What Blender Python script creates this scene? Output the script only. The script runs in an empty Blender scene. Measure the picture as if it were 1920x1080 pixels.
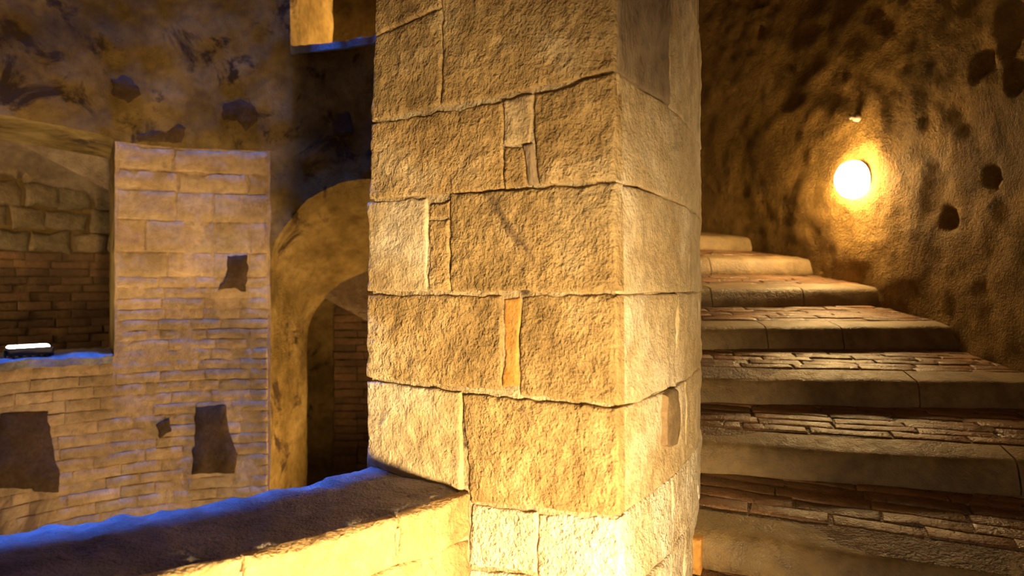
import bpy, math, random
from mathutils import Vector, noise, Matrix

# ------------------------------------------------------------------ survey of the place
# origin = eye of the photographer; well axis at (CX, CY); angles in degrees round the axis
CX, CY = -1.8106, 3.0534
RS, RM, RIN, RO = 1.7422, 2.1619, 2.5987, 3.9762     # shaft face, parapet back, stair face, outer wall
ZS = -0.5504                                         # near sill
TJ = -38.05                                          # pillar jamb
TA, DT, ZA, RISE = -23.49, 8.2215, -0.757, 0.1902    # stair
RISER = 0.102                                        # upright part of a step, the rest is the tread's slope
HELIX = 4.16                                         # drop from one stair to the twin stair under it
TOP, BOT, LID = 56.0, -7.0, 6.0
FPX = 1200.0

# ------------------------------------------------------------------ camera, sky, exposure
scene = bpy.context.scene
cam_d = bpy.data.cameras.new('camera')
cam = bpy.data.objects.new('camera', cam_d)
scene.collection.objects.link(cam)
cam.location = (0, 0, 0)
cam.rotation_euler = (math.radians(90), 0, 0)
cam_d.sensor_width = 36.0
cam_d.lens = 36.0 * FPX / 1920.0
cam_d.clip_start = 0.02
cam_d.dof.use_dof = True
cam_d.dof.focus_distance = 2.05
cam_d.dof.aperture_fstop = 2.4
scene.camera = cam

world = bpy.data.worlds.new('world')
scene.world = world
world.use_nodes = True
bg = world.node_tree.nodes['Background']
bg.inputs['Color'].default_value = (0.035, 0.17, 1.0, 1)
SKY = 3700.0
bg.inputs['Strength'].default_value = SKY

pd = bpy.data.lights.new('shaft_mouth', 'AREA')       # portal: guides sampling of the sky through the mouth of the well
pd.shape = 'SQUARE'
pd.size = 3.6
pd.cycles.is_portal = True
po = bpy.data.objects.new('shaft_mouth', pd)
po.location = (CX, CY, TOP + 0.05)
scene.collection.objects.link(po)

scene.view_settings.view_transform = 'Standard'
scene.view_settings.look = 'None'
scene.view_settings.exposure = 0.0
scene.view_settings.gamma = 1.0
scene.view_settings.use_curve_mapping = False
scene.cycles.use_denoising = True
scene.cycles.max_bounces = 6
scene.cycles.diffuse_bounces = 4
scene.cycles.sample_clamp_indirect = 4.0

POWER = dict(near=56.0, stair=23.0, below=105.0, arch=52.0, upper=85.0, sill=9.0, left=10.0)
WARM = (1.0, 0.64, 0.25)

# ------------------------------------------------------------------ helpers
rnd = random.Random(7)
COL = scene.collection

def link(o, parent=None):
    COL.objects.link(o)
    if parent is not None:
        o.parent = parent
    return o

def tag(o, label=None, cat=None, group=None, kind=None):
    if label: o['label'] = label
    if cat: o['category'] = cat
    if group: o['group'] = group
    if kind: o['kind'] = kind
    return o

def empty(name, loc=(0, 0, 0)):
    o = bpy.data.objects.new(name, None)
    o.location = loc
    o.empty_display_size = 0.1
    return link(o)

def mesh_obj(name, verts, faces, mat, parent=None, smooth=True):
    me = bpy.data.meshes.new(name)
    me.from_pydata([tuple(v) for v in verts], [], faces)
    me.validate()
    if smooth:
        me.polygons.foreach_set('use_smooth', [True] * len(me.polygons))
    me.materials.append(mat)
    if smooth: me.set_sharp_from_angle(angle=math.radians(50))
    me.update()
    o = bpy.data.objects.new(name, me)
    link(o, parent)
    if parent is not None and parent.type == 'EMPTY':
        o.matrix_parent_inverse = Matrix.Translation(-Vector(parent.location))
    return o

def er(t):
    a = math.radians(t)
    return Vector((math.cos(a), math.sin(a), 0))

def cyl(r, t, z):
    a = math.radians(t)
    return Vector((CX + r * math.cos(a), CY + r * math.sin(a), z))

def f1(t):                      # smooth slope of the upper stair
    return ZA + (t - TA) / DT * RISE

def rough(p, amp, sc):
    return amp * noise.noise(p * sc) + 0.5 * amp * noise.noise(p * (sc * 2.3) + Vector((3.1, 7.7, 1.3)))

def frange(a, b, step):
    n = max(1, int(round(abs(b - a) / step)))
    return [a + (b - a) * i / n for i in range(n + 1)]

def lattice(P, ni, nj, nk, skip=()):
    """closed surface of an ni x nj x nk lattice of points P(i, j, k)"""
    V, F, idx = [], [], {}
    def v(i, j, k):
        q = (i, j, k)
        if q not in idx:
            idx[q] = len(V)
            V.append(P(i, j, k))
        return idx[q]
    for i in range(ni):
        for j in range(nj):
            if 'k0' not in skip: F.append((v(i, j, 0), v(i, j + 1, 0), v(i + 1, j + 1, 0), v(i + 1, j, 0)))
            if 'k1' not in skip: F.append((v(i, j, nk), v(i + 1, j, nk), v(i + 1, j + 1, nk), v(i, j + 1, nk)))
    for i in range(ni):
        for k in range(nk):
            if 'j0' not in skip: F.append((v(i, 0, k), v(i + 1, 0, k), v(i + 1, 0, k + 1), v(i, 0, k + 1)))
            if 'j1' not in skip: F.append((v(i, nj, k), v(i, nj, k + 1), v(i + 1, nj, k + 1), v(i + 1, nj, k)))
    for j in range(nj):
        for k in range(nk):
            if 'i0' not in skip: F.append((v(0, j, k), v(0, j, k + 1), v(0, j + 1, k + 1), v(0, j + 1, k)))
            if 'i1' not in skip: F.append((v(ni, j, k), v(ni, j + 1, k), v(ni, j + 1, k + 1), v(ni, j, k + 1)))
    return V, F

class Acc:                      # several lattices gathered into one continuous piece
    def __init__(s): s.V, s.F = [], []
    def add(s, VF):
        n = len(s.V)
        s.V += VF[0]
        s.F += [tuple(i + n for i in f) for f in VF[1]]
    def build(s, name, mat, parent=None, smooth=True):
        return mesh_obj(name, s.V, s.F, mat, parent, smooth)

def block(name, fn, quad, mat, parent, proud=0.01, depth=0.03, cell=0.04, amp=0.006, sc=9.0, rr=0.014, wav=0.004, seed=0, wsc=7.0, chip=0.0, chsc=42.0):
    """one piece of masonry: quad = corners (a, b) TL TR BR BL, fn(a, b, h) -> point, h out of the face"""
    (x0, y0), (x1, y1), (x2, y2), (x3, y3) = quad
    w = max(math.hypot(x1 - x0, y1 - y0), math.hypot(x2 - x3, y2 - y3))
    hgt = max(math.hypot(x3 - x0, y3 - y0), math.hypot(x2 - x1, y2 - y1))
    us, vs = edge_cells(w, cell, rr), edge_cells(hgt, cell, rr)
    nu, nv = len(us) - 1, len(vs) - 1
    off = Vector((seed * 3.17, seed * 1.71, seed * 0.93))
    V = []
    for v in vs:
        for u in us:
            a = (x0 * (1 - u) + x1 * u) * (1 - v) + (x3 * (1 - u) + x2 * u) * v
            b = (y0 * (1 - u) + y1 * u) * (1 - v) + (y3 * (1 - u) + y2 * u) * v
            q = Vector((a, b, 0)) * wsc + off
            a += wav * noise.noise(q)
            b += wav * noise.noise(q + Vector((9.1, 4.4, 2.2)))
            e = min(u * w, (1 - u) * w, v * hgt, (1 - v) * hgt)
            h = proud - rr * 0.8 * max(0.0, 1 - e / rr) ** 2
            h += rough(Vector((a, b, seed * 0.77)), amp, sc)
            if chip:
                q = Vector(((a + 0.55 * b) * chsc * 0.85, (b - 0.55 * a) * chsc * 1.25, seed * 1.3))
                c1 = noise.noise(q * 0.55); c2 = noise.noise(q * 1.2 + Vector((3, 1, 5))); c3 = noise.noise(q * 2.4)
                h += chip * (1.3 * max(c1, -0.15) + 0.8 * c2 + 0.45 * c3) * (0.7 + 0.5 * noise.noise(q * 0.13))
            V.append(fn(a, b, h))
    F = []
    for j in range(nv):
        for i in range(nu):
            p = j * (nu + 1) + i
            F.append((p, p + nu + 1, p + nu + 2, p + 1))
    ring = [i for i in range(nu + 1)] + [j * (nu + 1) + nu for j in range(1, nv + 1)]
    ring += [nv * (nu + 1) + i for i in range(nu - 1, -1, -1)] + [j * (nu + 1) for j in range(nv - 1, 0, -1)]
    base = len(V)
    m = len(ring)
    uvr = []
    for p in ring:
        u, v = us[p % (nu + 1)], vs[p // (nu + 1)]
        a = (x0 * (1 - u) + x1 * u) * (1 - v) + (x3 * (1 - u) + x2 * u) * v
        b = (y0 * (1 - u) + y1 * u) * (1 - v) + (y3 * (1 - u) + y2 * u) * v
        V.append(fn(a, b, -depth))
    for i in range(m):
        F.append((ring[i], ring[(i + 1) % m], base + (i + 1) % m, base + i))
    F.append(tuple(base + i for i in range(m)))
    return mesh_obj(name, V, F, mat, parent)

def edge_cells(w, cell, rr):
    if w < 4 * rr: rr = w * 0.2
    n = max(1, int(round((w - 2 * rr) / cell)))
    s = [0.0, rr * 0.45, rr] + [rr + (w - 2 * rr) * i / n for i in range(1, n)] + [w - rr, w - rr * 0.45, w]
    return [x / w for x in s]

# photo pixel -> place, always on a surface that is really there
def ray(u, v):
    return Vector(((u - 960) / FPX, 1.0, (540 - v) / FPX))
def on_jamb(u, v):              # (radius, height) on the pillar's jamb plane
    d, e = ray(u, v), er(TJ)
    # t*d = C + R*e  (plan)
    det = d.x * (-e.y) - (-e.x) * d.y
    t = (CX * (-e.y) - (-e.x) * CY) / det
    R = (d.x * CY - d.y * CX) / det
    return (R, t * d.z)
def on_cyl(u, v, R, near=False):
    d = ray(u, v)
    a = d.x ** 2 + 1; b = -2 * (d.x * CX + CY); c = CX ** 2 + CY ** 2 - R ** 2
    s = math.sqrt(max(0, b * b - 4 * a * c))
    t = (-b - s) / (2 * a) if near else (-b + s) / (2 * a)
    return (math.degrees(math.atan2(t - CY, t * d.x - CX)), t * d.z)

# ------------------------------------------------------------------ materials
def material(name, c1, c2, c3=None, scale=3.0, detail_scale=22.0, bump=0.4, dist=0.02, rough_v=(0.75, 0.95), spec=0.3,
             dark=None, dark_amt=0.0, dark_scale=1.6, rand=0.0, stretch=(1, 1, 1), pits=0.0, fine=110.0, fine_amt=0.7):
    m = bpy.data.materials.new(name)
    m.use_nodes = True
    nt = m.node_tree
    N, L = nt.nodes, nt.links
    bs = N['Principled BSDF']
    tc = N.new('ShaderNodeTexCoord')
    mp = N.new('ShaderNodeMapping'); mp.inputs['Scale'].default_value = stretch
    L.new(tc.outputs['Object'], mp.inputs['Vector'])
    def nz(s, det, ro=0.6, w=0.0):
        n = N.new('ShaderNodeTexNoise'); n.inputs['Scale'].default_value = s
        n.inputs['Detail'].default_value = det; n.inputs['Roughness'].default_value = ro
        n.inputs['Distortion'].default_value = w
        L.new(mp.outputs['Vector'], n.inputs['Vector'])
        return n
    def ramp(fac, stops):
        r = N.new('ShaderNodeValToRGB')
        while len(r.color_ramp.elements) < len(stops): r.color_ramp.elements.new(0.5)
        for e, (p, c) in zip(r.color_ramp.elements, stops):
            e.position = p; e.color = (*c, 1)
        L.new(fac, r.inputs['Fac'])
        return r
    def mix(kind, fac, a, b):
        x = N.new('ShaderNodeMix'); x.data_type = 'RGBA'; x.blend_type = kind
        if isinstance(fac, float): x.inputs[0].default_value = fac
        else: L.new(fac, x.inputs[0])
        L.new(a, x.inputs[6])
        if isinstance(b, tuple): x.inputs[7].default_value = (*b, 1)
        else: L.new(b, x.inputs[7])
        return x.outputs[2]
    big = nz(scale, 3, 0.62, 0.3)
    stops = [(0.36, c1), (0.64, c2)] if c3 is None else [(0.32, c1), (0.5, c2), (0.68, c3)]
    col = ramp(big.outputs['Fac'], stops).outputs['Color']
    det = nz(detail_scale, 4, 0.65)
    dr = ramp(det.outputs['Fac'], [(0.3, (0.62, 0.60, 0.56)), (0.6, (1.05, 1.04, 1.0))])
    col = mix('MULTIPLY', 0.8, col, dr.outputs['Color'])
    if dark is not None:
        dn = nz(dark_scale, 5, 0.68, 0.6)
        dk = ramp(dn.outputs['Fac'], [(0.60 - dark_amt, (0, 0, 0)), (0.68 - dark_amt, (1, 1, 1))])
        col = mix('MIX', dk.outputs['Color'], col, dark)
    if rand > 0:
        oi = N.new('ShaderNodeObjectInfo')
        rr = ramp(oi.outputs['Random'], [(0.0, (1 - rand, 1 - rand * 1.05, 1 - rand * 1.1)), (1.0, (1.0 + rand * 0.3, 1.0, 1.0 - rand * 0.1))])
        col = mix('MULTIPLY', 1.0, col, rr.outputs['Color'])
    L.new(col, bs.inputs['Base Color'])
    mr = N.new('ShaderNodeMapRange')
    mr.inputs['From Min'].default_value = 0.3; mr.inputs['From Max'].default_value = 0.7
    mr.inputs['To Min'].default_value = rough_v[0]; mr.inputs['To Max'].default_value = rough_v[1]
    L.new(det.outputs['Fac'], mr.inputs['Value'])
    L.new(mr.outputs['Result'], bs.inputs['Roughness'])
    bs.inputs['Specular IOR Level'].default_value = spec
    fn = nz(fine, 2, 0.6)
    hgt = N.new('ShaderNodeMath'); hgt.operation = 'MULTIPLY_ADD'
    L.new(fn.outputs['Fac'], hgt.inputs[0]); hgt.inputs[1].default_value = fine_amt
    L.new(det.outputs['Fac'], hgt.inputs[2])
    last = hgt
    if pits > 0:
        vo = N.new('ShaderNodeTexVoronoi'); vo.inputs['Scale'].default_value = 38.0
        vo.feature = 'F1'
        L.new(mp.outputs['Vector'], vo.inputs['Vector'])
        h2 = N.new('ShaderNodeMath'); h2.operation = 'MULTIPLY_ADD'
        L.new(vo.outputs['Distance'], h2.inputs[0]); h2.inputs[1].default_value = pits
        L.new(hgt.outputs[0], h2.inputs[2])
        last = h2
    bp = N.new('ShaderNodeBump'); bp.inputs['Strength'].default_value = bump; bp.inputs['Distance'].default_value = dist
    L.new(last.outputs[0], bp.inputs['Height'])
    L.new(bp.outputs['Normal'], bs.inputs['Normal'])
    return m

def plain(name, c, rough_v=0.5, metal=0.0):
    m = bpy.data.materials.new(name); m.use_nodes = True
    b = m.node_tree.nodes['Principled BSDF']
    nz = m.node_tree.nodes.new('ShaderNodeTexNoise'); nz.inputs['Scale'].default_value = 60
    r = m.node_tree.nodes.new('ShaderNodeValToRGB')
    r.color_ramp.elements[0].color = (*[x * 0.8 for x in c], 1); r.color_ramp.elements[1].color = (*c, 1)
    m.node_tree.links.new(nz.outputs['Fac'], r.inputs['Fac'])
    m.node_tree.links.new(r.outputs['Color'], b.inputs['Base Color'])
    b.inputs['Roughness'].default_value = rough_v; b.inputs['Metallic'].default_value = metal
    return m

def glow(name, c, s):
    m = bpy.data.materials.new(name); m.use_nodes = True
    nt = m.node_tree
    b = nt.nodes['Principled BSDF']
    b.inputs['Base Color'].default_value = (0.8, 0.8, 0.8, 1)
    b.inputs['Emission Color'].default_value = (*c, 1)
    b.inputs['Emission Strength'].default_value = s
    return m

M = {}
M['tuff'] = material('tuff', (0.36, 0.25, 0.11), (0.53, 0.38, 0.18), (0.68, 0.55, 0.34), scale=3.4, detail_scale=26, bump=0.75, dist=0.016,
                     dark=(0.24, 0.165, 0.09), dark_amt=-0.015, dark_scale=3.1, rand=0.10, pits=0.35)
M['tuff_pale'] = material('tuff_pale', (0.50, 0.37, 0.20), (0.64, 0.52, 0.33), (0.78, 0.69, 0.54), scale=3.6, detail_scale=24, bump=0.6, dist=0.014,
                          dark=(0.28, 0.20, 0.13), dark_amt=-0.04, dark_scale=2.4, rand=0.06, pits=0.25)
M['tuff_grey'] = material('tuff_grey', (0.25, 0.18, 0.12), (0.36, 0.27, 0.18), scale=4, detail_scale=30, bump=0.6, dist=0.012, stretch=(1, 1, 0.5))
M['mortar'] = material('mortar', (0.42, 0.32, 0.19), (0.60, 0.50, 0.34), scale=7, detail_scale=34, bump=0.7, dist=0.014,
                       dark=(0.10, 0.07, 0.045), dark_amt=0.0, dark_scale=5.0)
M['lime_hotspot'] = material('lime_hotspot', (0.62, 0.50, 0.32), (0.80, 0.71, 0.56), (0.90, 0.86, 0.78), scale=4, detail_scale=20, bump=0.8, dist=0.02,  # lime-smeared plaster; extra paleness paints the lamp's hot spot at the base
                     dark=(0.35, 0.22, 0.10), dark_amt=-0.06, dark_scale=5.0, pits=0.3)
M['orange_brick'] = material('orange_brick', (0.50, 0.24, 0.05), (0.60, 0.36, 0.12), scale=9, detail_scale=40, bump=0.5, dist=0.01)
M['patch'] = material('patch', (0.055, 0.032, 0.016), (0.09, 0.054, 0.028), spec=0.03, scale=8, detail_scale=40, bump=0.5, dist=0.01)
M['grey_patch'] = material('grey_patch', (0.20, 0.14, 0.08), (0.30, 0.215, 0.12), scale=10, detail_scale=50, bump=0.4, dist=0.008)
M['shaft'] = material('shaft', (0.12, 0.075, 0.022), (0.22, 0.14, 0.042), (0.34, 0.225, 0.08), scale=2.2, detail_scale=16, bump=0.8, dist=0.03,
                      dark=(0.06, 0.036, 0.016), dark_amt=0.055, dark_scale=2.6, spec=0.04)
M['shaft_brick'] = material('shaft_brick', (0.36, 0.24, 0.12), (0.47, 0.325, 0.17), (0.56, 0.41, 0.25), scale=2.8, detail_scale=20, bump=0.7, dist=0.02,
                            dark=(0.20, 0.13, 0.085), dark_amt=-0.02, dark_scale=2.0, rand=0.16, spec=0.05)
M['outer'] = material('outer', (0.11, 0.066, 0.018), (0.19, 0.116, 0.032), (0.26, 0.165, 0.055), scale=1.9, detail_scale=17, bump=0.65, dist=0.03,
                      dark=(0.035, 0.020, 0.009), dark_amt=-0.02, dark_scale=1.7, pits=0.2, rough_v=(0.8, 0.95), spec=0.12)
M['back_brick'] = material('back_brick', (0.15, 0.085, 0.04), (0.25, 0.145, 0.06), scale=3, detail_scale=26, bump=0.6, dist=0.02, rand=0.3)
M['rubble'] = material('rubble', (0.26, 0.19, 0.09), (0.40, 0.30, 0.16), scale=5, detail_scale=22, bump=0.9, dist=0.03, rand=0.35)
M['sill'] = material('sill', (0.17, 0.15, 0.14), (0.34, 0.30, 0.28), scale=6, detail_scale=30, bump=0.9, dist=0.02, rough_v=(0.45, 0.85), spec=0.5)
M['nosing'] = material('nosing', (0.14, 0.094, 0.040), (0.23, 0.160, 0.072), (0.29, 0.21, 0.10), scale=5, detail_scale=30, bump=0.5, dist=0.012,
                       rough_v=(0.42, 0.8), spec=0.5, rand=0.15)
M['tread'] = material('tread', (0.15, 0.085, 0.042), (0.23, 0.135, 0.066), scale=5, detail_scale=26, bump=0.55, dist=0.012,
                      rough_v=(0.22, 0.65), spec=0.4, rand=0.35)
M['bed'] = material('bed', (0.10, 0.06, 0.03), (0.17, 0.105, 0.055), scale=6, detail_scale=26, bump=0.8, dist=0.02, rough_v=(0.4, 0.85), spec=0.5)
M['vault'] = material('vault', (0.17, 0.11, 0.06), (0.30, 0.21, 0.12), scale=3, detail_scale=16, bump=0.7, dist=0.03)
M['metal'] = plain('metal', (0.10, 0.09, 0.08), 0.45, 0.7)
M['enamel'] = plain('enamel', (0.75, 0.72, 0.66), 0.4)
M['rust'] = plain('rust', (0.55, 0.42, 0.32), 0.6, 0.2)
M['bulb'] = glow('bulb', (1.0, 0.90, 0.72), 40.0)
M['led'] = glow('led', (1.0, 0.93, 0.82), 40.0)

# ------------------------------------------------------------------ openings of the shaft wall
# (theta0, theta1, sill, spring, apex, soffit drop towards the stair)
OPEN = [
    (-88.0, TJ, None, 1.20, 1.75, 0.0),          # the near one: its parapet is a thing of its own
    (-66.0, TJ, -4.70, -3.15, -2.60, 0.0),       # twin stair below it
    (-10.0, 24.0, 0.55, 1.90, 2.40, 0.0),
    (40.0, 90.0, -1.76, 0.13, 0.79, 0.56),       # arch across the shaft
    (40.0, 85.0, 1.80, 3.20, 3.80, 0.0),         # higher one with the lit jamb
    (124.2, 174.0, -0.477, 1.035, 1.10, 0.0),    # the one with the lamp on its sill
]
def arch_z(o, t, r):
    u = (t - (o[0] + o[1]) / 2) / ((o[1] - o[0]) / 2)
    u = max(-1.0, min(1.0, u))
    d = o[5] * (r - RS) / (RIN - RS)
    return o[3] - d + (o[4] - o[3]) * math.sqrt(max(0.0, 1 - u * u))

def wall_piece(acc, t0, t1, zlo, zhi, r0=RS, r1=RIN, dt=1.4, dz=0.07, nr=5, amp=0.012, sc=5.0):
    th = frange(t0, t1, dt)
    # cluster samples near arch ends so that curves start upright
    nz_ = max(1, int(round((zhi((t0 + t1) / 2, r0) - zlo((t0 + t1) / 2, r0)) / dz)))
    rs_ = frange(r0, r1, (r1 - r0) / nr)
    def P(i, j, k):
        t, r = th[i], rs_[k]
        a, b = zlo(t, r), zhi(t, r)
        z = a + (b - a) * j / nz_
        p = cyl(r, t, z)
        n = noise.noise_vector(p * sc) * amp + noise.noise_vector(p * sc * 2.6) * amp * 0.5
        return p + n
    acc.add(lattice(P, len(th) - 1, nz_, len(rs_) - 1))

def const(v): return lambda t, r: v

shaft = Acc()
cuts = sorted(set([-180.0, 180.0, -10.0] + [o[0] for o in OPEN] + [o[1] for o in OPEN]))
for a, b in zip(cuts[:-1], cuts[1:]):
    mid = (a + b) / 2
    seen = a >= 24 and b <= 180 and a < 150
    here = sorted([o for o in OPEN if o[0] <= mid <= o[1]], key=lambda o: o[3])
    spans = []
    lo = const(BOT)
    if abs(mid - (TJ - 10.0) / 2) < 0.1 or (mid > TJ and mid < -10):
        spans = [(const(BOT), const(-1.5)), (const(1.2), const(LID))]     # the pillar stands between
    else:
        for o in here:
            spans.append((lo, const(-2.0 if o[2] is None else o[2])))
            lo = (lambda oo: (lambda t, r: arch_z(oo, t, r)))(o)
        spans.append((lo, const(LID)))
    for zl, zh in spans:
        # fine where the photograph looks
        step = 1.0 if seen else 3.0
        ddz = 0.06 if seen else 0.3
        if step < (b - a) and here:        # denser at the ends of arches
            n = max(8, int((b - a) / step))
            edges = [mid - (b - a) / 2 * math.cos(math.pi * i / n) for i in range(n + 1)]
        else:
            edges = frange(a, b, step)
        # build as one lattice over the given thetas
        nzv = max(1, int(round((zh(mid, RS) - zl(mid, RS)) / ddz)))
        rs_ = frange(RS, RIN, (RIN - RS) / (8 if seen else 3))
        amp = 0.010
        def P(i, j, k, edges=edges, rs_=rs_, zl=zl, zh=zh, nzv=nzv, amp=amp):
            t, r = edges[i], rs_[k]
            z0, z1 = zl(t, r), zh(t, r)
            p = cyl(r, t, z0 + (z1 - z0) * j / nzv)
            return p + noise.noise_vector(p * 4.5) * amp + noise.noise_vector(p * 13.0) * amp * 0.55
        shaft.add(lattice(P, len(edges) - 1, nzv, len(rs_) - 1))
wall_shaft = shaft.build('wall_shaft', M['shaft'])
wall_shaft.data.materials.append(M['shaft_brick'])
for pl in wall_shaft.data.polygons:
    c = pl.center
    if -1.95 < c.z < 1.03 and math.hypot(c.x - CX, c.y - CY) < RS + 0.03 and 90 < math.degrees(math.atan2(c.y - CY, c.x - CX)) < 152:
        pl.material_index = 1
tag(wall_shaft, 'round masonry wall of the well shaft, pierced by arched openings', 'wall', kind='structure')

# the shaft goes on upwards to the sky
ups = Acc()
th = frange(-180, 180, 6)
zz = frange(LID, TOP, 1.0)
def P(i, j, k): return cyl((RS, RS + 0.25)[k], th[i], zz[j])
ups.add(lattice(P, len(th) - 1, len(zz) - 1, 1, skip=('i0', 'i1')))
o = ups.build('wall_upper_shaft', M['bed'], wall_shaft)

# ------------------------------------------------------------------ outer wall, lid, bottom
ow = Acc()
th = frange(-180, -34, 3) + frange(-34, 52, 0.4)[1:] + frange(52, 180, 2)[1:]
zz = frange(BOT, -1.2, 0.4) + frange(-1.2, 2.7, 0.03)[1:] + frange(2.7, LID, 0.4)[1:]
PITS = [on_cyl(1893, 45, RO) + (0.10,), on_cyl(1845, 118, RO) + (0.08,), on_cyl(1905, 150, RO) + (0.06,), on_cyl(1425, 60, RO) + (0.05,),
        on_cyl(1780, 410, RO) + (0.06,), on_cyl(1860, 330, RO) + (0.05,)]
def P(i, j, k):
    t, z = th[i], zz[j]
    if k == 1: return cyl(RO + 0.3, t, z)
    p = cyl(RO, t, z)
    n = rough(p, 0.010, 2.2) + 0.016 * noise.fractal(p * 6.0, 1.0, 2.0, 4)
    # scabbed plaster: sharper relief in the upper band
    up = max(0.0, min(1.0, (z - f1(t) - 1.0) / 0.7))
    n += up * 0.022 * abs(noise.noise(p * 9.0)) - up * 0.012
    for pt, pz, pr in PITS:
        d = math.hypot((t - pt) * math.radians(RO), (z - pz) * 0.8) / pr
        if d < 1.6: n -= 0.05 * max(0.0, 1 - (d + 0.5 * noise.noise(p * 14.0)) ** 2)
    return cyl(RO - n, t, z)
ow.add(lattice(P, len(th) - 1, len(zz) - 1, 1, skip=('i0', 'i1')))
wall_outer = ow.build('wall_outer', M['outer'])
tag(wall_outer, 'rough dark plastered outer wall curving along the stone stair', 'wall', kind='structure')

lid = Acc()  # added lid, unseen, keeps sky light out of the stair ring
th2 = frange(-180, 180, 6)
def P(i, j, k): return cyl((RS + 0.02, RO + 0.3)[k], th2[i], LID + (0.0, 0.2)[j])
lid.add(lattice(P, len(th2) - 1, 1, 1, skip=('i0', 'i1')))
def P(i, j, k): return cyl((0.01, RO + 0.3)[k], th2[i], BOT - 0.2 + (0.0, 0.2)[j])
bt = Acc(); bt.add(lattice(P, len(th2) - 1, 1, 1, skip=('i0', 'i1')))
tag(lid.build('light_lid', M['vault'], None, False), 'added slab keeping sky light out of the stairwell ring', 'ceiling', kind='structure')
tag(bt.build('floor_bottom', M['bed'], None, False), 'dark bottom of the well shaft far below', 'floor', kind='structure')

# ------------------------------------------------------------------ vaults
def vault(name, t0, t1, drop, lab):
    ac = Acc()
    ths = frange(t0, t1, 3)
    rr_ = frange(RIN - 0.02, RO + 0.05, 0.1)
    rc, hw = (RIN + RO) / 2, (RO - RIN) / 2 + 0.08
    def P(i, j, k):
        t, r = ths[i], rr_[k]
        z = f1(t) - drop + 2.05 + 0.62 * math.sqrt(max(0.0, 1 - ((r - rc) / hw) ** 2))
        if j == 1: z = f1(t) - drop + 3.0
        p = cyl(r, t, z)
        return p + Vector((0, 0, rough(p, 0.012, 4))) if j == 0 else p
    ac.add(lattice(P, len(ths) - 1, 1, len(rr_) - 1))
    return tag(ac.build(name, M['vault']), lab, 'ceiling', kind='structure')
vault('ceiling', -116, 116, 0.0, 'rough barrel vault climbing over the stone stair')
vault('ceiling_lower', 14, 204, HELIX, 'barrel vault of the twin stair across the shaft')

def end_cap(name, t, drop, lab):  # added caps, unseen, stop sky light leaking in at the stair's cut ends
    ac = Acc()
    def P(i, j, k): return cyl((RIN - 0.05, RO + 0.05)[i], t + (0.0, 3.0)[k], f1(t) - drop - 0.8 + (0.0, 4.0)[j])
    ac.add(lattice(P, 1, 1, 1))
    return tag(ac.build(name, M['vault'], None, False), lab, 'wall', kind='structure')
end_cap('light_cap_lower', -116, 0.0, 'added cap against sky light where the stair runs on out of sight below')
end_cap('light_cap_upper', 113, 0.0, 'added cap against sky light where the stair runs on out of sight above')

# ------------------------------------------------------------------ stair
stair = empty('floor', tuple(cyl(RIN, TA, ZA)))
tag(stair, 'worn stone stair with brick treads winding up round the shaft', 'stairs', kind='structure')

def step_frame(k):
    t = TA + k * DT
    e = er(t)
    return e, Vector((-e.y, e.x, 0)), ZA + k * RISE
SL = (RISE - RISER) / 0.46            # slope of a tread

def step_core(k, drop=0.0, mat='bed', parent=stair, name='step'):
    t0 = TA + k * DT
    ths = frange(t0, t0 + DT + 0.5, 1.5)
    rr_ = frange(RIN - 0.06, RO + 0.06, 0.12)
    z = ZA + k * RISE - drop
    def P(i, j, kk):
        u = (ths[i] - t0) / DT
        p = cyl(rr_[kk], ths[i], 0)
        top = z - 0.0095 + u * (RISE - RISER) + 0.004 * noise.noise(p * 8)
        p.z = (z - RISER - 0.35, top)[j]
        if i == 0: p += Vector((-er(t0).y, er(t0).x, 0)) * 0.02
        return p
    return mesh_obj(name, *lattice(P, len(ths) - 1, 1, len(rr_) - 1), M[mat], parent)

NOSE_JOINT = {-1: [3.3], 0: [3.45], 1: [3.6], 2: [3.5], 3: [3.05, 3.42], 4: [2.95, 3.5], 5: [3.2], 6: [3.3], 7: [3.3]}
def nosing(k, ra, rb, parent, seed):
    e, n, z = step_frame(k)
    prof = [(0.03, -RISER - 0.02), (-0.018, -RISER - 0.012), (-0.024, -RISER + 0.01), (-0.014, -0.060), (-0.008, -0.034), (0.0, -0.016),
            (0.012, -0.005), (0.03, 0.0), (0.075, 0.010), (0.125, 0.020), (0.135, -0.03), (0.10, -RISER)]
    rs_ = frange(ra + 0.003, rb - 0.003, 0.05)
    V, F = [], []
    m = len(prof)
    for r in rs_:
        for (w, h) in prof:
            q = Vector((r * 5.0, w * 12, h * 12 + k * 3.7))
            ww = w + 0.009 * noise.noise(q) + 0.012 * noise.noise(Vector((r * 1.7, k * 5.1, 0.3)))
            hh = h + 0.005 * noise.noise(q + Vector((5, 2, 8))) - 0.016 * max(0, noise.noise(Vector((r * 1.4, k * 2.9, 4.4))))
            p = Vector((CX, CY, 0)) + e * r + n * ww
            p.z = z + hh
            V.append(p)
    for i in range(len(rs_) - 1):
        for j in range(m):
            a, b = i * m + j, i * m + (j + 1) % m
            F.append((a, a + m, b + m, b))
    F.append(tuple(range(m)))
    F.append(tuple((len(rs_) - 1) * m + j for j in reversed(range(m))))
    return mesh_obj('nosing_stone', V, F, M['nosing'], parent)

def tread_fn(k):
    e, n, z = step_frame(k)
    def fn(a, b, h):               # a along the step (radius), b away from the nosing
        p = Vector((CX, CY, 0)) + e * a + n * b
        p.z = z - 0.010 + math.degrees(math.atan2(b, a)) / DT * (RISE - RISER) + h
        return p
    return fn

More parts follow.
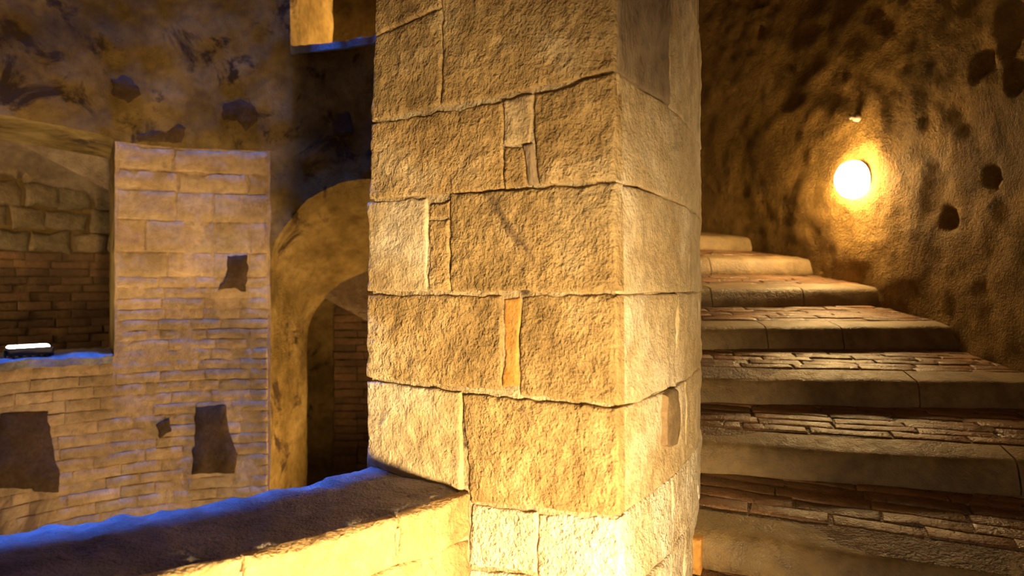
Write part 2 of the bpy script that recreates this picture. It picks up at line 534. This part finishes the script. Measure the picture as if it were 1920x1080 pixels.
for k in range(-10, 17):
    core = step_core(k)
    if -2 <= k <= 7:
        js = [RIN - 0.03] + NOSE_JOINT.get(k, [3.3]) + [RO + 0.03]
        for i in range(len(js) - 1):
            nosing(k, js[i], js[i + 1], core, i)
        fn = tread_fn(k)
        tan = math.tan(math.radians(DT))
        b = 0.143
        row = 0
        while b < 0.52:
            pitch = rnd.uniform(0.048, 0.062)
            r0 = max(RIN - 0.02, (b + pitch * 0.4) / tan)
            a = r0 - (0.0 if row % 2 else rnd.uniform(0.02, 0.14))
            while a < RO + 0.02:
                ln = rnd.uniform(0.22, 0.31)
                a0, a1 = max(a, r0), min(a + ln, RO + 0.04)
                if a1 - a0 > 0.05:
                    dh = rnd.uniform(-0.003, 0.003)
                    block('tread_brick', fn, [(a0 + 0.003, b + 0.002), (a1 - 0.003, b + 0.002), (a1 - 0.003, b + pitch - 0.002), (a0 + 0.003, b + pitch - 0.002)][::-1],
                          M['tread'], core, proud=0.006 + dh, depth=0.03, cell=0.09, amp=0.005, sc=12, rr=0.0045, wav=0.009, seed=k * 40 + row * 7 + int(a * 10))
                a += ln
            b += pitch
            row += 1
    if k == 0:
        # upright orange brick wedged between the pillar's foot and the step
        e, n, z = step_frame(0)
        base = Vector((CX, CY, 0)) + e * (RIN - 0.005) - n * 0.045
        def fnb(a, b, h, base=base, e=e, n=n):
            p = base + e * a - n * h
            p.z = b
            return p
        block('brick', fnb, [(-0.01, z - 0.015), (0.035, z - 0.015), (0.035, z - 0.13), (-0.01, z - 0.13)], M['orange_brick'], core, proud=0.01, depth=0.06, cell=0.03, amp=0.003, rr=0.006, seed=5)

lower = empty('floor_lower', tuple(cyl(RIN, 90, f1(90) - HELIX)))
tag(lower, 'steps of the twin stair beyond the shaft openings', 'stairs', kind='structure')
for k in range(5, 27):
    step_core(k, HELIX, 'bed', lower, 'step')

# ------------------------------------------------------------------ pillar
pillar = empty('stone_pillar', tuple(cyl((RS + RIN) / 2, -24, -1.2)))
tag(pillar, 'thick tuff stone pillar between the shaft opening and the stair', 'pillar')
T1P = -10.0
def P(i, j, k):
    t = frange(TJ + 0.10, T1P, 2.0)[i]
    z = -1.5 + 2.7 * j / 40
    r = RS + 0.006 + 0.03 * max(0.0, z + 0.1) + (RIN - 0.006 - RS - 0.006 - 0.03 * max(0.0, z + 0.1)) * k / 14
    p = cyl(r, t, z)
    return p + noise.noise_vector(p * 9) * 0.004
mesh_obj('core', *lattice(P, len(frange(TJ + 0.10, T1P, 2.0)) - 1, 40, 14), M['mortar'], pillar)

ej = er(TJ); nj = Vector((ej.y, -ej.x, 0))      # out of the jamb, into the opening
def jamb(a, b, h):
    p = Vector((CX, CY, 0)) + ej * a + nj * h
    p.z = b
    return p
def jq(*pts): return [on_jamb(*p) for p in pts]
BL = [
    ('tuff', [(708, -190), (827, -190), (829, 12), (705, 66)]),
    ('tuff', [(704, 70), (828, 17), (826, 196), (697, 228)]),
    ('tuff', [(832, -190), (1153, -190), (1154, 132), (831, 200)]),
    ('tuff', [(697, 234), (941, 190), (943, 355), (692, 374)]),
    ('tuff_pale', [(945, 190), (1000, 178), (994, 268), (946, 273)]),
    ('tuff', [(946, 276), (983, 273), (988, 349), (947, 354)]),
    ('tuff_grey', [(985, 273), (999, 271), (1007, 344), (990, 348)]),
    ('tuff', [(1004, 177), (1154, 139), (1156, 338), (1010, 345)]),
    ('tuff_pale', [(691, 380), (800, 371), (801, 546), (690, 546)]),
    ('tuff', [(805, 385), (843, 378), (842, 408), (805, 410)]),
    ('tuff', [(805, 414), (842, 412), (844, 546), (806, 546)]),
    ('tuff', [(847, 366), (1156, 344), (1158, 546), (848, 546)]),
    ('tuff', [(690, 554), (940, 554), (941, 732), (690, 708)]),
    ('orange_brick', [(945, 558), (974, 558), (971, 722), (944, 728)]),
    ('tuff', [(978, 554), (1158, 554), (1159, 760), (974, 740)]),
    ('tuff_pale', [(690, 714), (865, 737), (868, 930), (690, 876)]),
    ('tuff', [(869, 738), (1159, 766), (1160, 966), (884, 940)]),
    ('lime_hotspot', [(886, 946), (1008, 962), (1004, 1075), (880, 1060)]),
    ('lime_hotspot', [(1012, 964), (1160, 972), (1160, 1100), (1008, 1080)]),
    ('lime_hotspot', [(880, 1066), (1000, 1080), (1000, 1300), (870, 1280)]),
    ('lime_hotspot', [(1004, 1086), (1160, 1106), (1160, 1330), (1004, 1300)]),
]
for i, (mt, q) in enumerate(BL):
    pr = 0.005 + rnd.uniform(-0.003, 0.003)
    if mt == 'orange_brick': pr = 0.002
    block('stone_block' if mt != 'orange_brick' else 'brick', jamb, jq(*q), M[mt], pillar, proud=pr, depth=0.03,
          cell=0.0085, amp=0.006, sc=9, rr=0.006, wav=0.007, seed=i + 1, wsc=22, chip=0.0034 if mt != 'orange_brick' else 0.002)

def stairface(a, b, h):          # a = arc length from the corner
    return cyl(RIN - 0.004 + h, TJ + math.degrees(a / RIN), b)
LV = [on_jamb(1155, v)[1] for v in (-190, 136, 342, 551, 766, 968, 1130, 1330)]
W = math.radians(T1P - TJ) * RIN
SPL = [(0.34, 0.8), (0.46, 0.9), (0.58, 1.0), (0.40, 0.85), (0.52, 0.95), (0.36, 0.8), (0.5, 0.95)]
for i in range(7):
    xs = [0.006] + [s for s in SPL[i]] + [W]
    for j in range(3):
        mt = 'tuff_pale' if i < 5 else 'lime_hotspot'
        if i == 0 and j == 0: mt = 'tuff_grey'
        block('stone_block', stairface, [(xs[j] + 0.001, LV[i] - 0.0015), (xs[j + 1] - 0.001, LV[i] - 0.0015), (xs[j + 1] - 0.001, LV[i + 1] + 0.0015), (xs[j] + 0.001, LV[i + 1] + 0.0015)],
              M[mt], pillar, proud=0.004, depth=0.03, cell=0.012, amp=0.008, sc=6, rr=0.005, wav=0.006, seed=60 + i * 4 + j, chip=0.0035, chsc=26)

def plate(name, pts, fn, mat, parent, thick=0.012, jag=0.012, seed=0, sub=5):
    """thin irregular coat of mortar with a ragged outline; pts in surface coordinates"""
    out = []
    n = len(pts)
    for i in range(n):
        (a0, b0), (a1, b1) = pts[i], pts[(i + 1) % n]
        for s in range(sub):
            u = s / sub
            q = Vector((a0 + (a1 - a0) * u, b0 + (b1 - b0) * u, seed))
            out.append((q.x + jag * noise.noise(q * 23), q.y + jag * noise.noise(q * 23 + Vector((4, 4, 4)))))
    ca = sum(p[0] for p in out) / len(out); cb = sum(p[1] for p in out) / len(out)
    m = len(out)
    V = [fn(ca, cb, thick * 1.1)]
    for f, h in ((0.5, thick * 1.15), (0.92, thick), (1.0, thick * 0.6), (1.0, -0.02)):
        V += [fn(ca + (a - ca) * f, cb + (b - cb) * f, h) for a, b in out]
    F = [(0, 1 + i, 1 + (i + 1) % m) for i in range(m)]
    for r in range(3):
        for i in range(m):
            a = 1 + r * m
            F.append((a + i, a + m + i, a + m + (i + 1) % m, a + (i + 1) % m))
    F.append(tuple(1 + 3 * m + i for i in reversed(range(m))))
    return mesh_obj(name, V, F, mat, parent)

def px_stairface(u, v):
    t, z = on_cyl(u, v, RIN, near=True)
    return (math.radians(t - TJ) * RIN, z)
plate('repair_patch', [px_stairface(*p) for p in [(1240, 738), (1261, 727), (1266, 790), (1259, 835), (1238, 838), (1238, 790)]], stairface, M['grey_patch'], pillar, 0.022, 0.006, 3)

# ------------------------------------------------------------------ parapet under the near opening
par = empty('parapet_wall', tuple(cyl((RS + RM) / 2, -62, -1.6)))
tag(par, 'low parapet of the near opening with rough blue lit sill against the pillar', 'parapet')
ths = frange(-88.0, TJ, 1.5)
def P(i, j, k):
    p = cyl(RS + 0.01 + (RM - 0.012 - RS - 0.01) * k / 5, ths[i], -2.0 + (ZS - 0.03 + 2.0) * j / 24)
    return p + noise.noise_vector(p * 8) * 0.006
mesh_obj('core', *lattice(P, len(ths) - 1, 24, 5), M['mortar'], par)
# sill: a bed of worn stone, ragged on the shaft side
th_s = frange(-88.0, TJ, 0.45)
def P(i, j, k):
    n = 16
    t = th_s[i]
    r = RS - 0.012 + (RM - 0.022 - RS + 0.012) * k / n
    p = cyl(r, t, ZS)
    if j == 0: p.z = ZS - 0.09
    else:
        lump = 0.010 * noise.noise(p * 7) + 0.010 * noise.noise(p * 19) + 0.005 * noise.noise(p * 40)
        p.z = ZS + lump + (0.010 * noise.noise(p * 11) if k < 4 else 0)
        if k == 0: p.z -= 0.022
        if k == n: p.z -= 0.006
    if k in (0, n): p += er(t) * (0.012 * noise.noise(p * 10) + 0.006 * noise.noise(p * 28))
    return p
mesh_obj('sill', *lattice(P, len(th_s) - 1, 1, 16), M['sill'], par)
def parface(a, b, h):            # a = arc length from the jamb, running back towards the camera
    return cyl(RM - 0.004 + h, TJ - math.degrees(a / RM), b)
rowz = [ZS + 0.002, ZS - 0.12, ZS - 0.30, ZS - 0.52, ZS - 0.80, ZS - 1.1]
for r in range(5):
    a = 0.004
    i = 0
    while a < 1.85:
        ln = (0.30, 0.46, 0.38, 0.52)[(i + r * 2) % 4] * (0.8 if r == 0 else 1.0)
        tilt = 0.012 * (1 if r % 2 else -1)
        block('stone_block', parface, [(a + 0.004, rowz[r] - 0.003), (a + ln - 0.004, rowz[r] - 0.003 + (tilt if r else 0)), (a + ln - 0.004, rowz[r + 1] + 0.003 + tilt), (a + 0.004, rowz[r + 1] + 0.003)][::1],
              M['tuff'], par, proud=0.006 + rnd.uniform(-0.003, 0.003), depth=0.03, cell=0.016, amp=0.009, sc=10, rr=0.009, wav=0.012, wsc=14, chip=0.006, chsc=26, seed=90 + r * 9 + i)
        a += ln
        i += 1

# ------------------------------------------------------------------ masonry across the shaft
def shaftface(a, b, h):          # a = degrees
    return cyl(RS - h, a, b)
deg = lambda m: math.degrees(m / RS)
def course(z1, z0, ta, tb, lens, mat, proud, seed, amp=0.006, wav=0.006, gap=0.003, rr=0.012):
    t = tb
    i = 0
    while t > ta + 0.6:
        ln = deg(rnd.uniform(*lens))
        e = max(ta, t - ln)
        if e - ta < deg(lens[0] * 0.4): e = ta
        def fn(a, b, h): return cyl(RS - h, math.degrees(-a / RS), b)
        x0, x1 = -math.radians(t) * RS, -math.radians(e) * RS
        block('stone_block' if z1 - z0 > 0.12 else 'brick', fn, [(x0 + gap, z1 - gap), (x1 - gap, z1 - gap), (x1 - gap, z0 + gap), (x0 + gap, z0 + gap)],
              mat, wall_shaft, proud=proud * 0.45 + rnd.uniform(-0.003, 0.003), depth=0.04, cell=0.05, wsc=16, chip=0.004, chsc=22, amp=amp, sc=10, rr=rr * 0.6, wav=wav * 1.3, seed=seed + i)
        t = e
        i += 1
z = 1.02
s = 200
for h in (0.17, 0.15):
    course(z, z - h, 90.6, 123.7, (0.35, 0.7), M['shaft_brick'], 0.016, s, 0.010, 0.016, 0.003, 0.02); z -= h; s += 11
for h, ls in ((0.21, (0.22, 0.50)), (0.23, (0.15, 0.26)), (0.18, (0.18, 0.34))):
    course(z, z - h, 90.6, 123.7, ls, M['shaft_brick'], 0.014, s); z -= h; s += 11
while z > -2.0:
    h = rnd.uniform(0.072, 0.086)
    course(z, z - h, 90.6, 123.7 if z > -0.52 else 150.0, (0.20, 0.32), M['shaft_brick'], 0.011, s, 0.005, 0.006, 0.0025, 0.008)
    z -= h
    s += 11

def px_shaft(u, v):
    t, zz_ = on_cyl(u, v, RS)
    return (-math.radians(t) * RS, zz_)
def sh(a, b, h):
    t = math.degrees(-a / RS)
    p = cyl(RS, t, b)
    d = noise.noise_vector(p * 4.5) * 0.010 + noise.noise_vector(p * 13.0) * 0.0055
    return cyl(RS - h + d.dot(er(t)), t, b)
PATCH = [
    ([(207, 150), (235, 142), (258, 160), (262, 178), (240, 194), (212, 180)], 0.02),
    ([(418, 195), (450, 185), (480, 200), (484, 228), (460, 246), (446, 226), (418, 228)], 0.02),
    ([(625, 215), (655, 210), (664, 250), (650, 258), (622, 258)], 0.02),
    ([(258, 252), (290, 246), (328, 250), (334, 234), (350, 240), (340, 268), (300, 266), (258, 266)], 0.012),
    ([(428, 480), (464, 477), (465, 512), (460, 548), (440, 540), (408, 543), (424, 520)], 0.012),
    ([(368, 764), (424, 760), (428, 800), (446, 850), (440, 886), (360, 888), (364, 820)], 0.015),
    ([(2, 774), (88, 770), (96, 820), (108, 880), (108, 922), (66, 922), (60, 915), (-30, 918), (-8, 840)], 0.015),
    ([(292, 795), (318, 784), (322, 808), (300, 822)], 0.012),
]
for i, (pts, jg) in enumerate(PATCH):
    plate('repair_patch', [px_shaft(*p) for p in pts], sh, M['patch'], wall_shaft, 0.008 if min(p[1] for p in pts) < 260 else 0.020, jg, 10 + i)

# teal ledge of the higher opening and lip of the lamp's sill: slabs of worn stone on the wall
def ledge(t0, t1, z, name):
    tt = frange(t0, t1, 0.6)
    def P(i, j, k):
        n = 8
        r = RS - 0.03 + 0.5 * k / n
        p = cyl(r, tt[i], z)
        q = 0.016 * noise.noise(p * 6) + 0.008 * noise.noise(p * 17)
        p.z = z - 0.05 + q if j == 0 else z + 0.022 + q * 1.4 - (0.02 if k == 0 else 0.0)
        if k == 0: p += er(tt[i]) * 0.02 * noise.noise(p * 9)
        return p
    return mesh_obj(name, *lattice(P, len(tt) - 1, 1, 8), M['sill'], wall_shaft)
ledge(40.5, 84.6, 1.80, 'sill')
ledge(124.6, 173.6, -0.475, 'sill')
ledge(40.5, 89.6, -1.76, 'sill')

# ------------------------------------------------------------------ masonry of the outer wall seen through the openings
def outface(a, b, h): return cyl(RO - 0.005 - h, math.degrees(-a / RO), b)
def back_course(z1, z0, ta, tb, lens, mat, proud, seed, name, amp, wav, gap, rr):
    t = tb
    i = 0
    while t > ta:
        ln = math.degrees(rnd.uniform(*lens) / RO)
        x0, x1 = -math.radians(t) * RO, -math.radians(max(ta - 2, t - ln)) * RO
        block(name, outface, [(x0 + gap, z1 - gap), (x1 - gap, z1 - gap), (x1 - gap, z0 + gap), (x0 + gap, z0 + gap)], mat, wall_outer,
              proud=proud + rnd.uniform(-0.01, 0.01), depth=0.06, cell=0.09, amp=amp, sc=8, rr=rr, wav=wav, seed=seed + i)
        t -= ln
        i += 1
z = 1.62
s = 900
for h in (0.2, 0.22, 0.2, 0.24, 0.22, 0.2):
    back_course(z, z - h, 121, 142, (0.17, 0.38), M['rubble'], 0.035, s, 'rubble_stone', 0.025, 0.055, 0.012, 0.035); z -= h; s += 13
while z > -1.0:
    h = rnd.uniform(0.07, 0.085)
    back_course(z, z - h, 121, 142, (0.24, 0.34), M['back_brick'], 0.03, s, 'brick', 0.010, 0.012, 0.003, 0.007); z -= h; s += 13
z = 0.62
while z > -2.3:
    h = rnd.uniform(0.075, 0.09)
    back_course(z, z - h, 78, 92, (0.24, 0.34), M['back_brick'], 0.03, s, 'brick', 0.010, 0.012, 0.003, 0.007); z -= h; s += 13

# ------------------------------------------------------------------ lamps
def lathe(prof, n=28):
    V, F = [], []
    for (r, h) in prof:
        for i in range(n):
            a = 2 * math.pi * i / n
            V.append(Vector((r * math.cos(a), r * math.sin(a), h)))
    for j in range(len(prof) - 1):
        for i in range(n):
            a, b = j * n + i, j * n + (i + 1) % n
            F.append((a, b, b + n, a + n))
    F.append(tuple(reversed(range(n))))
    F.append(tuple((len(prof) - 1) * n + i for i in range(n)))
    return V, F

def area(name, parent, loc, dirn, power, size, spread, color):
    d = bpy.data.lights.new(name, 'AREA')
    d.shape = 'DISK'; d.size = size; d.energy = power; d.color = color; d.spread = math.radians(spread)
    o = bpy.data.objects.new(name, d)
    link(o, parent)
    o.location = loc
    o.rotation_euler = Vector(dirn).to_track_quat('-Z', 'Y').to_euler()
    return o

def wall_lamp(t, z, power, label, color=WARM, tilt=0.0, turn=0.0, spread=160, group=None, dome=False):
    """round bulkhead lamp on the outer wall; +Z of the lamp points out of the wall"""
    out = -er(t)
    a = math.radians(turn)
    out = Vector((out.x * math.cos(a) - out.y * math.sin(a), out.x * math.sin(a) + out.y * math.cos(a), 0))
    out = (out + Vector((0, 0, math.tan(math.radians(tilt))))).normalized()
    root = empty('wall_lamp', tuple(cyl(RO + 0.0, t, z)))
    root.scale = (1.2, 1.2, 1.2)
    root.rotation_euler = out.to_track_quat('Z', 'Y').to_euler()
    tag(root, label, 'lamp', group)
    def part(name, VF, mat, par=root):
        me = bpy.data.meshes.new(name); me.from_pydata([tuple(v) for v in VF[0]], [], VF[1]); me.validate()
        me.polygons.foreach_set('use_smooth', [True] * len(me.polygons)); me.materials.append(mat)
        o = bpy.data.objects.new(name, me); return link(o, par)
    part('housing', lathe([(0.07, -0.06), (0.084, -0.05), (0.084, 0.0), (0.08, 0.006)]), M['enamel'])
    part('rim', lathe([(0.082, 0.0), (0.090, 0.002), (0.090, 0.008), (0.086, 0.012)]), M['enamel'])
    part('lens', lathe([(0.092, 0.012), (0.094, 0.034), (0.086, 0.062), (0.07, 0.080), (0.05, 0.091), (0.025, 0.097), (0.004, 0.099)]), glow('lit_dome', color, power / 0.10) if dome else M['bulb'])
    if not dome: area('lamp_light', root, (0, 0, 0.115), (0, 0, -1), power, 0.15, spread, color).rotation_euler = (math.pi, 0, 0)
    return root

wall_lamp(*on_cyl(1595, 335, RO - 0.05), POWER['stair'], 'glowing round lamp on the dark wall above the upper steps', turn=0, tilt=-8, dome=True)
wall_lamp(-54.0, -0.73, POWER['near'], 'low round lamp facing the foot of the pillar', color=(1.0, 0.68, 0.31), turn=-4, tilt=2, spread=97)
wall_lamp(-57.0, f1(-57) - HELIX + 0.6, POWER['below'], 'lamp of the twin stair below, shining up across the shaft', color=(1.0, 0.74, 0.45), tilt=38, spread=110)
wall_lamp(62.0, f1(62) + 0.65, POWER['upper'], 'lamp inside the higher opening with the bright jamb', turn=-25, tilt=4, spread=130)
wall_lamp(158.0, 0.2, POWER['left'], 'lamp behind the opening that holds the floodlight', turn=60, tilt=0, spread=160)

def box(name, x0, x1, y0, y1, z0, z1, mat, par, bev=0.006):
    import bmesh
    bm = bmesh.new()
    bmesh.ops.create_cube(bm, size=1.0)
    for v in bm.verts:
        v.co = Vector(((x0 + x1) / 2 + v.co.x * (x1 - x0), (y0 + y1) / 2 + v.co.y * (y1 - y0), (z0 + z1) / 2 + v.co.z * (z1 - z0)))
    bmesh.ops.bevel(bm, geom=bm.edges[:], offset=bev, segments=2, affect='EDGES')
    me = bpy.data.meshes.new(name); bm.to_mesh(me); bm.free()
    me.materials.append(mat)
    o = bpy.data.objects.new(name, me)
    return link(o, par)
def floodlight(t, r, z, label, power, aim, spread, color):
    fl = empty('floodlight', tuple(cyl(r, t, z)))
    tag(fl, label, 'lamp')
    fl.rotation_euler = (0, 0, math.radians(t + 90))
    box('housing', -0.12, 0.12, -0.075, 0.05, 0.0, 0.05, M['metal'], fl)
    box('lens', -0.108, 0.108, -0.065, 0.04, 0.042, 0.062, M['led'], fl)
    for i in range(5):
        box('cooling_fin', -0.09 + i * 0.045 - 0.004, -0.09 + i * 0.045 + 0.004, -0.06, 0.05, -0.022, 0.004, M['metal'], fl, 0.001)
    box('bracket', -0.135, -0.122, -0.03, 0.02, -0.022, 0.04, M['metal'], fl, 0.002)
    box('bracket', 0.122, 0.135, -0.03, 0.02, -0.022, 0.04, M['metal'], fl, 0.002)
    area('flood_light', fl, (0, 0, 0.075), aim, power, 0.12, spread, color)
    return fl
lt, lz = on_cyl(55, 668, RS + 0.06)
floodlight(lt, RS + 0.07, -0.44, 'small bright floodlight lying on the sill of the rubble backed opening', POWER['sill'], (0, -0.5, 1), 170, (1.0, 0.80, 0.52))
floodlight(60.0, 2.12, -1.715, 'floodlight on the sill of the arched opening, hidden behind the pillar', POWER['arch'], (0.35, 0.25, 1), 170, WARM)

# pale stub of a fixing above the stair lamp
ft, fz = on_cyl(1605, 221, RO - 0.02)
hk = empty('wall_fixing', tuple(cyl(RO - 0.02, ft, fz)))
tag(hk, 'small pale fixing stub on the wall above the glowing lamp', 'fixing')
hk.rotation_euler = (-er(ft)).to_track_quat('Z', 'Y').to_euler()
def part(name, VF, mat, par):
    me = bpy.data.meshes.new(name); me.from_pydata([tuple(v) for v in VF[0]], [], VF[1]); me.materials.append(mat)
    me.polygons.foreach_set('use_smooth', [True] * len(me.polygons))
    return link(bpy.data.objects.new(name, me), par)
part('base_plate', lathe([(0.022, -0.03), (0.022, 0.006), (0.016, 0.010)], 14), M['rust'], hk)
part('pin', lathe([(0.009, 0.008), (0.009, 0.03), (0.012, 0.034), (0.010, 0.042)], 12), M['rust'], hk)
